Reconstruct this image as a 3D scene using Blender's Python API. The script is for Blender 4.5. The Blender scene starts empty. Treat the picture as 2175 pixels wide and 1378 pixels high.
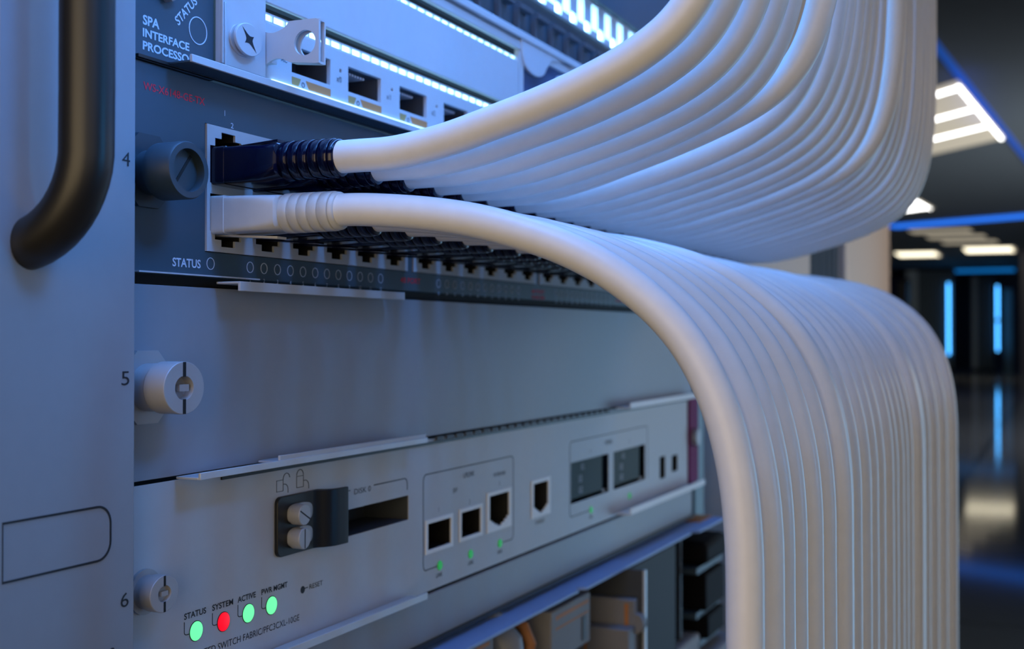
import bpy, math, random
from mathutils import Vector, Matrix
random.seed(7)
C = bpy.context.scene.collection
S = 0.001                      # everything below is measured in millimetres
ZC = 0.82                      # camera height above the floor, metres
def W(x, y, z): return Vector((x * S, y * S, z * S + ZC))

# ------------------------------------------------------------------ camera, world, lights
F = 2560.0
cam_d = bpy.data.cameras.new('camera')
cam = bpy.data.objects.new('camera', cam_d); C.objects.link(cam)
phi = math.atan(F / 1167.5); pit = math.atan(27 / F)
dr = Vector((math.sin(phi) * math.cos(pit), math.cos(phi) * math.cos(pit), math.sin(pit)))
cam.location = W(-206.8, -160.6, 0)
cam.rotation_euler = dr.to_track_quat('-Z', 'Y').to_euler()
cam_d.sensor_width = 36; cam_d.lens = 36 * F / 2175
cam_d.clip_start = 0.01; cam_d.clip_end = 200
cam_d.dof.use_dof = True; cam_d.dof.focus_distance = 0.243; cam_d.dof.aperture_fstop = 23
bpy.context.scene.camera = cam

sc = bpy.context.scene
sc.view_settings.view_transform = 'Standard'; sc.view_settings.look = 'None'
sc.view_settings.gamma = 1; sc.view_settings.use_curve_mapping = False
sc.view_settings.exposure = 0.0
w = bpy.data.worlds.new('world'); sc.world = w; w.use_nodes = True
bg = w.node_tree.nodes['Background']
bg.inputs[0].default_value = (0.35, 0.5, 0.85, 1); bg.inputs[1].default_value = 0.05

def area(name, loc, target, sx, sy, col, power, spread=180):
    l = bpy.data.lights.new(name, 'AREA'); l.shape = 'RECTANGLE'; l.size = sx; l.size_y = sy
    l.color = col; l.energy = power; l.spread = math.radians(spread)
    o = bpy.data.objects.new(name, l); C.objects.link(o)
    o.location = W(*loc)
    o.rotation_euler = (W(*target) - W(*loc)).to_track_quat('-Z', 'Y').to_euler()
    return o
area('room_warm_light', (-720, -150, 50), (60, -60, 20), .65, .5, (1, .76, .42), 2.6)
area('rack_top_light', (120, -45, 250), (120, -20, 30), .5, .06, (.12, .35, 1), 1.65)
area('port_fill_light', (0, -220, 240), (15, 0, 50), .20, .08, (.08, .34, 1), .055, 26)  # unseen narrow lamp added to put blue on the port blocks
area('rack_side_light', (-220, -60, 330), (60, -40, 40), .25, .15, (.10, .34, 1), .55)
area('aisle_teal_light', (900, -420, -150), (200, -40, -40), .5, .5, (.36, .66, 1), 1.6)
area('soft_fill_light', (-500, -900, 120), (100, -20, -20), .6, .6, (1, .86, .62), .65)  # unseen fill added for the cables that the warm lamp misses
area('aisle_blue_light', (450, -1100, 800), (60, -20, -40), .9, .5, (.15, .38, 1), .8)
area('handle_highlight_light', (480, -1250, 90), (-59, -18, 60), .10, .7, (.06, .42, 1), .075, 20)  # unseen tall lamp added for the blue highlight on the handle
area('cabinet_fill_light', (1500, -1300, 300), (1050, 0, 30), .4, .4, (1, .74, .50), 1.2, 70)  # unseen fill added to warm the beige cabinet
area('ceiling_fill_light', (11000, -3200, -300), (14000, 1000, 1700), 5, 3, (.9, .95, 1), 260)  # unseen fill added to lift the dark ceiling
area('cove_light', (9000, 420, 1560), (9000, 420, 1700), 2.2, .15, (.03, .14, 1), .5)

# ------------------------------------------------------------------ materials
def mat(name, col, rough=.5, metal=0., noise=.015, scale=300, emit=None, estr=1., spec=.5, coat=0., bump=0.):
    m = bpy.data.materials.new(name); m.use_nodes = True
    nt = m.node_tree; b = nt.nodes['Principled BSDF']
    b.inputs['Roughness'].default_value = rough; b.inputs['Metallic'].default_value = metal
    b.inputs['Specular IOR Level'].default_value = spec; b.inputs['Coat Weight'].default_value = coat
    tc = nt.nodes.new('ShaderNodeTexCoord'); n = nt.nodes.new('ShaderNodeTexNoise')
    n.inputs['Scale'].default_value = scale; n.inputs['Detail'].default_value = 3
    nt.links.new(tc.outputs['Object'], n.inputs['Vector'])
    r = nt.nodes.new('ShaderNodeValToRGB')
    r.color_ramp.elements[0].position = .3; r.color_ramp.elements[1].position = .7
    r.color_ramp.elements[0].color = tuple(c * (1 - noise) for c in col) + (1,)
    r.color_ramp.elements[1].color = tuple(min(1, c * (1 + noise)) for c in col) + (1,)
    nt.links.new(n.outputs['Fac'], r.inputs['Fac']); nt.links.new(r.outputs['Color'], b.inputs['Base Color'])
    if bump:
        bp = nt.nodes.new('ShaderNodeBump'); bp.inputs['Strength'].default_value = bump; bp.inputs['Distance'].default_value = .0002
        nt.links.new(n.outputs['Fac'], bp.inputs['Height']); nt.links.new(bp.outputs['Normal'], b.inputs['Normal'])
    if emit:
        b.inputs['Emission Color'].default_value = emit + (1,); b.inputs['Emission Strength'].default_value = estr
    return m
M = dict(
    ear=mat('painted_steel', (.285, .31, .35), .42, .0),
    dull=mat('dull_white_plastic', (.27, .27, .28), .55, spec=.3),
    knob=mat('dark_slate_metal', (.030, .052, .070), .45),
    matte=mat('matte_black_plastic', (.006, .006, .007), .75, spec=.15),
    slate=mat('slate_painted_metal', (.044, .080, .110), .45, .0),
    light=mat('light_painted_metal', (.52, .54, .575), .42, .0),
    blank=mat('blank_cover_metal', (.28, .30, .34), .40, .0),
    pale=mat('pale_zinc_metal', (.62, .66, .72), .34, .25),
    white=mat('white_plastic', (.60, .60, .60), .4, noise=.03),
    cable=mat('white_cable_sheath', (.80, .79, .78), .38, noise=.02),
    navy=mat('dark_navy_plastic', (.002, .003, .020), .16, spec=.35, coat=.15),
    black=mat('black_plastic', (.008, .008, .009), .38),
    handle=mat('black_satin_metal', (.012, .011, .010), .40, spec=.6),
    dark=mat('dark_cavity', (.006, .007, .009), .7),
    darkgrey=mat('dark_grey_metal', (.06, .07, .085), .5),
    screw=mat('nickel_screw', (.42, .42, .44), .40, .2),
    inkblack=mat('black_print', (.012, .014, .02), .6),
    inkwhite=mat('white_print', (.60, .68, .80), .6),
    inkred=mat('red_print', (.85, .03, .06), .6),
    inkgrey=mat('grey_print', (.045, .055, .075), .6),
    orange=mat('orange_print', (.55, .22, .07), .6),
    tan=mat('tan_print', (.42, .27, .09), .6),
    magenta=mat('magenta_plastic', (.20, .012, .12), .7, spec=.2),
    teal=mat('teal_painted_metal', (.12, .22, .25), .4),
    beige=mat('beige_painted_metal', (.62, .53, .45), .5),
    sfp=mat('grey_green_blank', (.065, .11, .115), .7, spec=.3),
    glowstrip=mat('glow_strip', (.8, .9, 1), .5, emit=(.42, .84, 1.0), estr=3.2),  # shared by the LED strips and the lip's painted highlight
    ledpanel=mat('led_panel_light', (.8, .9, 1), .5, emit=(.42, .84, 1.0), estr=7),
    green=mat('green_lamp', (.1, .6, .3), .4, emit=(.16, 1.0, .36), estr=1.0),
    red=mat('red_lamp', (.6, .0, .02), .4, emit=(1.0, .0, .012), estr=1.0),
    dimgreen=mat('small_green_lamp', (.01, .2, .03), .4, emit=(.0, .30, .03), estr=.7),
    floor=mat('polished_floor_tile', (.045, .05, .06), .07, scale=2, noise=.15, spec=.4),
    ceil=mat('dark_ceiling', (.16, .19, .21), .7, scale=2),
    wall=mat('dark_wall', (.07, .07, .09), .7, scale=2),
    cab=mat('black_cabinet', (.010, .011, .013), .6, spec=.25),
    bright=mat('bright_port_frame', (.92, .94, .95), .4),
    shelfblue=mat('blue_light_tinted_shelf', (.30, .46, .80), .45),  # the blue light falling on the shelf is put into its colour
    bluepanel=mat('deep_blue_plate', (.012, .06, .17), .5),
    cabdoor=mat('louvred_door', (.11, .16, .18), .4),
    cabgrey=mat('grey_cabinet_frame', (.40, .46, .48), .4),
    covestrip=mat('blue_cove_light', (.05, .1, .5), .5, emit=(.0, .12, .62), estr=.36),
    bluestrip=mat('blue_light_strip', (.05, .1, .5), .5, emit=(.02, .20, 1.0), estr=1.15),
    cyanstrip=mat('cyan_light_strip', (.05, .3, .5), .5, emit=(.005, .17, .55), estr=1.0),
    cablamp=mat('blue_cabinet_lamp', (.1, .3, .6), .5, emit=(.07, .42, 1.0), estr=5),
    lampwhite=mat('white_ceiling_tube', (.9, .9, .9), .5, emit=(1., 1., .98), estr=6),
    lampwarm=mat('warm_ceiling_tube', (.9, .9, .8), .5, emit=(1., .9, .66), estr=2.6),
    louvre=mat('tan_lamp_diffuser', (.6, .55, .45), .6, emit=(.40, .35, .26), estr=.85),
)

# ------------------------------------------------------------------ mesh builder (millimetres)
ORG = {}
CAP = .729
class MB:
    def __init__(s): s.v = []; s.f = []; s.m = []
    def add(s, vs, fs, m=0):
        o = len(s.v); s.v += [tuple(v) for v in vs]
        s.f += [tuple(i + o for i in f) for f in fs]; s.m += [m] * len(fs); return s
    def box(s, x0, x1, y0, y1, z0, z1, m=0):
        vs = [(x, y, z) for x in (x0, x1) for y in (y0, y1) for z in (z0, z1)]
        return s.add(vs, [(0, 1, 3, 2), (4, 6, 7, 5), (0, 4, 5, 1), (2, 3, 7, 6), (0, 2, 6, 4), (1, 5, 7, 3)], m)
    def prism(s, pts, a, b, ax='y', m=0):
        n = len(pts)
        def p(q, t): return {'y': (q[0], t, q[1]), 'x': (t, q[0], q[1]), 'z': (q[0], q[1], t)}[ax]
        vs = [p(q, a) for q in pts] + [p(q, b) for q in pts]
        fs = [tuple(range(n)), tuple(range(2 * n - 1, n - 1, -1))]
        fs += [(i, i + n, (i + 1) % n + n, (i + 1) % n) for i in range(n)]
        return s.add(vs, fs, m)
    def lathe(s, cx, cz, prof, n=32, m=0, ang=0., cap=True, sx=1.):          # about the y axis, prof = [(y, r)]
        vs = []
        for (y, r) in prof:
            for k in range(n):
                t = ang + 2 * math.pi * k / n; vs.append((cx + sx * r * math.cos(t), y, cz + r * math.sin(t)))
        fs = []
        for j in range(len(prof) - 1):
            for k in range(n):
                a = j * n + k; b = j * n + (k + 1) % n; fs.append((a, b, b + n, a + n))
        if cap:
            fs.append(tuple(range(n))); L = (len(prof) - 1) * n; fs.append(tuple(L + k for k in reversed(range(n))))
        return s.add(vs, fs, m)
    def loft(s, secs, n=28, m=0):                                      # secs = [(y, cx, cz, hw, hz, exponent)]
        vs = []
        for (y, cx, cz, hw, hz, e) in secs:
            for k in range(n):
                t = 2 * math.pi * (k + .5) / n; c, q = math.cos(t), math.sin(t)
                vs.append((cx + hw * math.copysign(abs(c) ** (2 / e), c), y, cz + hz * math.copysign(abs(q) ** (2 / e), q)))
        fs = []
        for j in range(len(secs) - 1):
            for k in range(n):
                a = j * n + k; b = j * n + (k + 1) % n; fs.append((a, b, b + n, a + n))
        fs.append(tuple(range(n))); L = (len(secs) - 1) * n; fs.append(tuple(L + k for k in reversed(range(n))))
        return s.add(vs, fs, m)
    def tube(s, path, r, n=20, m=0):
        P = [Vector(p) for p in path]; vs = []; up = Vector((1, 0, 0)); 
        for i, p in enumerate(P):
            t = (P[min(i + 1, len(P) - 1)] - P[max(i - 1, 0)]).normalized()
            a = (up - t * up.dot(t)).normalized(); b = t.cross(a); up = a
            rr = r[i] if isinstance(r, (list, tuple)) else r
            for k in range(n):
                th = 2 * math.pi * k / n; q = p + a * (rr * math.cos(th)) + b * (rr * math.sin(th)); vs.append(tuple(q))
        fs = []
        for j in range(len(P) - 1):
            for k in range(n):
                a = j * n + k; b = j * n + (k + 1) % n; fs.append((a, b, b + n, a + n))
        fs.append(tuple(range(n))); L = (len(P) - 1) * n; fs.append(tuple(L + k for k in reversed(range(n))))
        return s.add(vs, fs, m)
    def stroke(s, pts, wd, y0, y1, m=0, closed=False):                 # a printed line in the xz plane
        P = [Vector(p) for p in pts]; n = len(P); L = []; R = []
        for i in range(n):
            a = P[i - 1] if (i or closed) else P[i]; b = P[(i + 1) % n] if (i < n - 1 or closed) else P[i]
            t = (b - a).normalized(); nn = Vector((-t.y, t.x)) * wd / 2
            L.append(P[i] + nn); R.append(P[i] - nn)
        for i in range(n if closed else n - 1):
            j = (i + 1) % n
            s.prism([L[i], L[j], R[j], R[i]], y0, y1, 'y', m)
        return s
    def ring(s, cx, cz, r, wd, y0, y1, m=0, n=28):
        return s.stroke([(cx + r * math.cos(2 * math.pi * k / n), cz + r * math.sin(2 * math.pi * k / n)) for k in range(n)], wd, y0, y1, m, True)
    def text(s, txt, x, z, h, wid=None, y=0., m=0, rot=0., align='l', bold=0.):
        cu = bpy.data.curves.new('t', 'FONT'); cu.body = txt; cu.size = 1; cu.extrude = 0; cu.offset = bold; cu.resolution_u = 3
        ob = bpy.data.objects.new('t', cu); C.objects.link(ob)
        dg = bpy.context.evaluated_depsgraph_get(); me = bpy.data.meshes.new_from_object(ob.evaluated_get(dg))
        vs = [v.co.copy() for v in me.vertices]; fs = [tuple(p.vertices) for p in me.polygons]
        bpy.data.objects.remove(ob); bpy.data.curves.remove(cu); bpy.data.meshes.remove(me)
        x0 = min(v.x for v in vs); x1 = max(v.x for v in vs); sy = h / CAP
        sx = wid / (x1 - x0) if wid else sy
        sh = {'l': 0, 'c': -(x1 - x0) * sx / 2, 'r': -(x1 - x0) * sx}[align]
        ca, sa = math.cos(rot), math.sin(rot); out = []
        for v in vs:
            a = (v.x - x0) * sx + sh; b = v.y * sy
            out.append((x + a * ca - b * sa, y, z + a * sa + b * ca))
        return s.add(out, fs, m)
    def build(s, name, mats, parent=None, bevel=0., base=None, sharp=35):
        if not isinstance(mats, (list, tuple)): mats = [mats]
        if parent is not None: o0 = ORG[parent.as_pointer()]
        else:
            xs, ys, zs = zip(*s.v)
            o0 = base or ((min(xs) + max(xs)) / 2, (min(ys) + max(ys)) / 2, min(zs))
        me = bpy.data.meshes.new(name)
        me.from_pydata([((x - o0[0]) * S, (y - o0[1]) * S, (z - o0[2]) * S) for x, y, z in s.v], [], s.f)
        for mm in mats: me.materials.append(mm)
        for p, i in zip(me.polygons, s.m): p.material_index = i; p.use_smooth = True
        import bmesh
        bm = bmesh.new(); bm.from_mesh(me); bmesh.ops.recalc_face_normals(bm, faces=bm.faces); bm.to_mesh(me); bm.free()
        me.set_sharp_from_angle(angle=math.radians(sharp))
        o = bpy.data.objects.new(name, me); C.objects.link(o)
        ORG[o.as_pointer()] = o0
        if parent is not None: o.parent = parent
        else: o.location = W(*o0)
        if bevel:
            b = o.modifiers.new('bevel', 'BEVEL'); b.width = bevel * S; b.segments = 2; b.limit_method = 'ANGLE'; b.angle_limit = math.radians(40)
        return o
def tag(o, label=None, cat=None, group=None, kind=None):
    if label: o['label'] = label
    if cat: o['category'] = cat
    if group: o['group'] = group
    if kind: o['kind'] = kind
    return o
def thing(name, base, label, cat, group=None):
    o = bpy.data.objects.new(name, None); C.objects.link(o); o.empty_display_size = .01
    o.location = W(*base); ORG[o.as_pointer()] = base
    return tag(o, label, cat, group)
def arc(cx, cz, r, a0, a1, n=8):
    return [(cx + r * math.cos(math.radians(a0 + (a1 - a0) * k / n)), cz + r * math.sin(math.radians(a0 + (a1 - a0) * k / n))) for k in range(n + 1)]
def rrect(x0, x1, z0, z1, r, n=6):
    return arc(x1 - r, z1 - r, r, 0, 90, n) + arc(x0 + r, z1 - r, r, 90, 180, n) + arc(x0 + r, z0 + r, r, 180, 270, n) + arc(x1 - r, z0 + r, r, 270, 360, n)
def plate_with_holes(b, x0, x1, z0, z1, y0, y1, holes, m=0):
    # flat plate cut by rectangular holes, tiled from a grid so that every hole is really open
    xs = sorted({x0, x1} | {h[0] for h in holes} | {h[1] for h in holes}); zs = sorted({z0, z1} | {h[2] for h in holes} | {h[3] for h in holes})
    solid = {}
    for i in range(len(xs) - 1):
        for j in range(len(zs) - 1):
            cx, cz = (xs[i] + xs[i + 1]) / 2, (zs[j] + zs[j + 1]) / 2
            solid[i, j] = not any(h[0] < cx < h[1] and h[2] < cz < h[3] for h in holes)
    idx = {}
    vs = []; fs = []
    def vid(i, j, k):
        if (i, j, k) not in idx: idx[i, j, k] = len(vs); vs.append((xs[i], (y0, y1)[k], zs[j]))
        return idx[i, j, k]
    for (i, j), ok in solid.items():
        if not ok: continue
        fs.append((vid(i, j, 0), vid(i + 1, j, 0), vid(i + 1, j + 1, 0), vid(i, j + 1, 0)))
        fs.append((vid(i, j, 1), vid(i, j + 1, 1), vid(i + 1, j + 1, 1), vid(i + 1, j, 1)))
        for di, dj, e in ((-1, 0, ((0, 0), (0, 1))), (1, 0, ((1, 1), (1, 0))), (0, -1, ((1, 0), (0, 0))), (0, 1, ((0, 1), (1, 1)))):
            if not solid.get((i + di, j + dj), False):
                (a, c), (d, f_) = e
                fs.append((vid(i + a, j + c, 0), vid(i + d, j + f_, 0), vid(i + d, j + f_, 1), vid(i + a, j + c, 1)))
    b.add(vs, fs, m)

# ------------------------------------------------------------------ room
FL = -ZC * 1000; CE = 1700
XB = 34000
def struct(o): return tag(o, kind='structure')
b = MB(); b.box(-3000, XB, -4500, 5200, FL - 40, FL)
fl = struct(b.build('floor', M['floor']))
nt = M['floor'].node_tree; bs = nt.nodes['Principled BSDF']
br = nt.nodes.new('ShaderNodeTexBrick'); br.offset = 0; tcf = nt.nodes.new('ShaderNodeTexCoord')
br.inputs['Scale'].default_value = 1; br.inputs['Brick Width'].default_value = 1.2; br.inputs['Row Height'].default_value = 1.2; br.inputs['Mortar Size'].default_value = .02
br.inputs['Color1'].default_value = (.21, .22, .25, 1); br.inputs['Color2'].default_value = (.23, .24, .27, 1); br.inputs['Mortar'].default_value = (.08, .085, .10, 1)
nt.links.new(tcf.outputs['Object'], br.inputs['Vector']); nt.links.new(br.outputs['Color'], bs.inputs['Base Color'])
struct(MB().box(-3000, XB, -4500, 5200, CE, CE + 60).build('ceiling', M['ceil']))
struct(MB().box(XB, XB + 100, -4500, 5200, FL, CE).build('wall_back', M['wall']))
struct(MB().box(-3000, XB, 5200, 5300, FL, CE).build('wall_left', M['wall']))
struct(MB().box(25000, 25600, -900, 560, FL, CE).build('wall_right', M['wall']))
COVE_A = (6800, 524); COVE_B = (13200, 70)
# lights along the ceiling
def ceil_bar(x0, y0, x1, y1, wd, hz, name, m, label, cat, z=CE):
    d = Vector((x1 - x0, y1 - y0)); n = Vector((-d.y, d.x)).normalized() * wd / 2
    pts = [(x0 + n.x, y0 + n.y), (x1 + n.x, y1 + n.y), (x1 - n.x, y1 - n.y), (x0 - n.x, y0 - n.y)]
    t = thing(name, ((x0 + x1) / 2, (y0 + y1) / 2, z - hz), label, cat)
    MB().prism(pts, z - hz, z - hz * .3, 'z').build('diffuser', m, t)
    MB().prism(pts, z - hz * .3, z, 'z').build('channel', M['darkgrey'], t)
    return t
ceil_bar(18803, 2185, 17300, -906, 330, 40, 'ceiling_light_strip', M['bluestrip'], 'long bright blue light strip across the dark ceiling beyond the cables', 'light strip')
ceil_bar(COVE_A[0], COVE_A[1], COVE_B[0], COVE_B[1], 55, 10, 'ceiling_light_strip', M['covestrip'], 'dim blue light strip beside the nearest white ceiling lamp', 'light strip')
ceil_bar(32000, 2480, 32000, 890, 500, 60, 'ceiling_light_strip', M['cyanstrip'], 'short cyan light strip above the far cabinets', 'light strip')

def louvre_lamp(A, e1, e2, bars, name, label, mb, md, group='louvred ceiling lamps'):
    # A corner; e1 along the side rail, e2 along the tubes; bars = fractions along e1 taken by the tubes
    A = Vector(A); e1 = Vector(e1); e2 = Vector(e2); z = CE - 2
    t = thing(name, (A.x, A.y, z - 60), label, 'ceiling lamp', group)
    q = lambda a, c: tuple(A + e1 * a + e2 * c)
    MB().prism([q(0, 0), q(1, 0), q(1, 1), q(0, 1)], z - 6, z + 1, 'z').build('housing', md, t)
    sw = .075
    if mb is not None:
        MB().prism([q(.05, sw - .02), q(1, sw - .02), q(1, sw), q(.05, sw)], z - 13, z - 7, 'z').build('side_rail', mb, t)
        for (a0, a1) in bars:
            MB().prism([q(a0, sw), q(a1, sw), q(a1, 1), q(a0, 1)], z - 13, z - 7, 'z').build('tube', mb, t)
    return t
louvre_lamp((8205, 418), (2602, -180), (1000, 912), [(.063, .087), (.385, .405), (.695, .715)], 'ceiling_lamp', 'large white ceiling lamp right of the upper cables, nearest of the ceiling lamps', M['lampwhite'], M['louvre'])
louvre_lamp((15400, 1430), (1100, -70), (600, 700), [(0, .3), (.55, .85)], 'ceiling_lamp', 'small white ceiling lamp partly behind the upper cables just above the blue strip', M['lampwhite'], M['louvre'])
louvre_lamp((24300, 640), (1400, 10), (-100, 900), [(0.0, .85)], 'ceiling_lamp', 'glowing warm white ceiling lamp at right beyond the blue strip', M['lampwarm'], M['louvre'])
louvre_lamp((25100, 2090), (1300, 20), (-100, 800), [(0.0, .85)], 'ceiling_lamp', 'glowing warm white ceiling lamp at left beyond the blue strip', M['lampwarm'], M['louvre'])
for k, (px, py) in enumerate([(19900, 1150), (21200, 1010), (22500, 880)]):
    louvre_lamp((px, py), (620, -20), (-60, 900), [(0, .5)], 'ceiling_lamp', ['first', 'second', 'third'][k] + ' dim tan ceiling lamp in the staggered row beyond the blue strip', M['louvre'], M['louvre'])

# far cabinets
def far_cabinet(X, y0, y1, ztop, label, lamp=None, side=900, frame=.25):
    t = thing('server_cabinet', (X, (y0 + y1) / 2, FL), label, 'server cabinet', 'server cabinets at the far end of the aisle')
    MB().box(X + 30, X + side, y0, y1, FL, ztop).build('body', M['cab'], t, bevel=12)
    wf = (y1 - y0) * frame
    b = MB(); b.box(X - 20, X + 28, y1 - wf, y1, FL + 60, ztop - 40); b.build('door_frame', M['cabgrey'], t)
    b = MB()
    n = 9
    for k in range(n):
        a = y0 + (y1 - wf - y0) * k / n; c = y0 + (y1 - wf - y0) * (k + .62) / n
        b.box(X - 10, X + 28, a, c, FL + 60, ztop - 40)
    b.build('louvred_door', M['cabdoor'], t)
    if lamp:
        for (ly0, ly1, lz0, lz1) in lamp: MB().box(X - 60, X - 22, (ly0 + ly1) / 2 - 20, (ly0 + ly1) / 2 + 20, lz0, lz1).build('lamp', M['cablamp'], t)
    return t
XF = 30500
def yx(px): return 2400 - (px - 2010) * 10.45     # aisle position of a far cabinet edge
far_cabinet(XF, yx(2028), yx(1926), 1660, 'dark louvred cabinet at the far end with the cyan blue vertical lamp on its edge', [(yx(2027), yx(2011), -420, 1300)], side=800)
far_cabinet(XF + 300, yx(2113), yx(2067), 1500, 'dark louvred cabinet at the far end with a broken blue vertical lamp on its edge', [(yx(2130), yx(2114), -330, 370), (yx(2130), yx(2114), 430, 1230)], side=700)
t = thing('equipment_box', (XF - 3000, yx(1905), FL), 'dark navy cabinet standing left of the far louvred cabinets', 'cabinet')
MB().box(XF - 3000, XF - 2300, yx(1928) * .9, yx(1890) * .93, FL, 1300).build('body', M['navy'], t, bevel=10)
MB().box(XF - 3016, XF - 3002, yx(1926) * .9, yx(1915) * .92, FL + 100, 1240).build('door_edge', M['cab'], t)
t = thing('wall_panel', (XF + 400, yx(2145), FL), 'teal panel standing right of the far cabinet with the broken blue lamp', 'panel')
MB().box(XF + 400, XF + 460, yx(2156), yx(2136), FL, 1150).build('board', M['teal'], t)
MB().box(XF + 388, XF + 398, yx(2156), yx(2153), FL, 1150).build('edge_trim', M['cab'], t)

# neighbouring cabinet in the same row
t = thing('equipment_cabinet', (750, 300, FL), 'beige cabinet with a dark louvred door standing behind the cable bundles', 'cabinet')
b = MB(); plate_with_holes(b, 425, 1083, FL + 20, 1000, 0, 25, [(652, 813, -600, 700)]); b.build('front_frame', M['beige'], t, bevel=3)
MB().box(425, 1083, 27, 900, FL, 1000).build('body', M['darkgrey'], t)
b = MB()
for k in range(7): b.box(654 + k * 23, 665 + k * 23, 6, 22, -598, 698)
b.build('louvred_door', M['slate'], t)
MB().box(652.5, 812.5, 23, 25.5, -600, 700).build('door_backing', M['cab'], t)

# ------------------------------------------------------------------ rack and chassis
t = thing('equipment_rack', (160, 200, FL), 'teal grey equipment rack whose right rail shows beside the magenta tab', 'rack')
for (x0, x1) in ((-66, -30), (371, 388)):
    MB().box(x0, x1, 4, 40, FL, 420).build('rail', M['teal'], t, bevel=1)
MB().box(-66, 388, 41, 80, FL, FL + 60).build('base_beam', M['teal'], t)
MB().box(-66, 388, 41, 80, 360, 420).build('top_beam', M['teal'], t)
MB().box(-66, 388, 81, 84, FL, 420).build('dark_backing', M['cab'], t)  # black sheet added so the rack's openings stay dark

ch = thing('network_chassis', (0, 0, -150), 'light grey network chassis with the numbered left ear and black pull handle', 'network chassis')
b = MB(); b.box(-65.7, -34.4, -6, -4.4, -175, 210); b.box(-65.7, -64.2, -4.4, 3, -175, 210); b.box(-35.4, -34.4, -4.4, 3, -175, 210)
ear = b.build('mounting_ear', M['ear'], ch, bevel=.25)
for n, zc in (('3', 72.2), ('4', 32.4), ('5', -7.4), ('6', -47.5), ('7', -87.4)): b = MB(); b.text(n, -36.9, zc - 1.3, 2.7, 2.05, -6.05, align='c'); b.build('slot_number', M['inkblack'], ear)
b = MB(); b.stroke(arc(-43.7, -33.1, 3.2, 0, 90, 8) + [(-64.6, -29.9), (-64.6, -39.4)] + arc(-43.7, -36.2, 3.2, -90, 0, 8), .42, -6.08, -6.0, closed=True)
b.build('label_outline', M['inkblack'], ear)
b = MB(); b.text('SERIES', -39.4, -57.9, 2.6, None, -6.05, align='r'); b.build('printed_lettering', M['inkblack'], ear)
path = [(-59, -5, 15.3)] + [(-59, -2 + 16 * math.cos(math.radians(a)), 31 + 16 * math.sin(math.radians(a))) for a in range(256, 179, -7)] + [(-59, -18, z) for z in (40, 60, 80, 100, 120, 140)]
path += [(-59, -2 + 16 * math.cos(math.radians(a)), 150 + 16 * math.sin(math.radians(a))) for a in range(180, 103, -7)] + [(-59, -5, 165.7)]
MB().tube(path, 4.35, 32).build('pull_handle', M['handle'], ch)
b = MB(); b.box(-27.5, 360, 60, 64, -86.3, 200); b.box(-27.5, 360, 5, 60, 198, 202); b.box(-27.5, 360, 5, 60, -86.3, -85.5); b.box(-29.5, -28, 5, 64, -86.3, 202); b.box(362, 364, 5, 64, -86.3, 202)
b.build('card_cage', M['dark'], ch)

def octagon(cx, cz, r): return [(cx + r * math.cos(math.radians(22.5 + 45 * k)), cz + r * math.sin(math.radians(22.5 + 45 * k))) for k in range(8)]
def lip(x0, x1, zt, up, parent, m, depth=6.5, y0=-.4, th=.5, hi=1.5, name='edge_lip', m2=None):
    # ledge folded from the face plate with a turned edge (up = +1 or -1)
    b = MB(); b.box(x0, x1, -depth + .62, y0, zt - th / 2, zt + th / 2, 1)
    b.box(x0, x1, -depth - .01, -depth + .6, min(zt - th / 2, zt + up * hi), max(zt + th / 2, zt + up * hi), 0)
    return b.build(name, [m, m2 or m], parent, bevel=.12)

# ---- interface processor carrier (slot 3)
t = thing('interface_processor_card', (160, 0, 53.4), 'dark slate carrier card at top left lettered SPA INTERFACE PROCESSOR', 'line card')
MB().box(-28, -4.5, 0, 1.4, 53.4, 98).build('face_plate', M['slate'], t, bevel=.15)
lip(-19.3, 352, 54.0, 1, t, M['light'], hi=1.3, m2=M['slate'])  # slate on the ledge paints the shade of its underside
MB().box(-28, 352, -.9, -.05, 53.5, 54.1).build('dark_strip', M['black'], t)  # black strip painted in for the shadow gap between the cards
b = MB()
b.text('SPA', -25.9, 60.3, 1.85, 4.7, -.06, bold=.03); b.text('INTERFACE', -25.9, 57.95, 1.6, 13.6, -.06, bold=.03); b.text('PROCESSOR', -25.9, 55.45, 1.65, 15.4, -.06, bold=.03)
b.text('STATUS', -15.6, 62.3, 1.9, 8.4, -.06, rot=math.radians(46), bold=.02)
b.ring(-9.6, 62.7, 2.75, .22, -.08, 0)
b.build('printed_lettering', M['inkwhite'], t)
MB().lathe(-19.4, 68.6, [(0, 2.6), (-1.8, 2.6), (-2.0, 2.3)], 6, ang=.5).build('hex_nut', M['screw'], t)

# ---- port adapter inside the carrier
t = thing('port_adapter', (70, 0, 57), 'light blue lit port adapter with square ports and a pierced pull tab', 'port adapter')
b = MB()
ports = [(23.5, 39.6), (47.6, 63.5), (73.1, 88.3), (98.4, 113.6), (123.4, 138.6)]
plate_with_holes(b, 11.8, 152, 55.2, 70.1, 0, 1.2, [(a, c, 60.9, 67.1) for a, c in ports] + [(43.6 + 25 * k, 44.6 + 25 * k, 64.9, 65.7) for k in range(5)])
b.build('face_plate', M['light'], t, bevel=.1)
for a, c in ports:
    b = MB(); b.box(a - .5, c + .5, 10, 10.5, 60.4, 67.6); b.box(a - .5, a, 1.3, 10, 60.4, 67.6); b.box(c, c + .5, 1.3, 10, 60.4, 67.6); b.box(a, c, 1.3, 10, 60.4, 60.9); b.box(a, c, 1.3, 10, 67.1, 67.6)
    pk = b.build('port_socket', M['darkgrey'], t)
    b = MB()
    for q in range(6): b.box(a + 4.5 + q * 1.3, a + 5.1 + q * 1.3, 2.6, 9, 66.0, 66.6)
    b.build('contact', M['pale'], pk)
b = MB(); b2 = MB(); b3 = MB()
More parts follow.
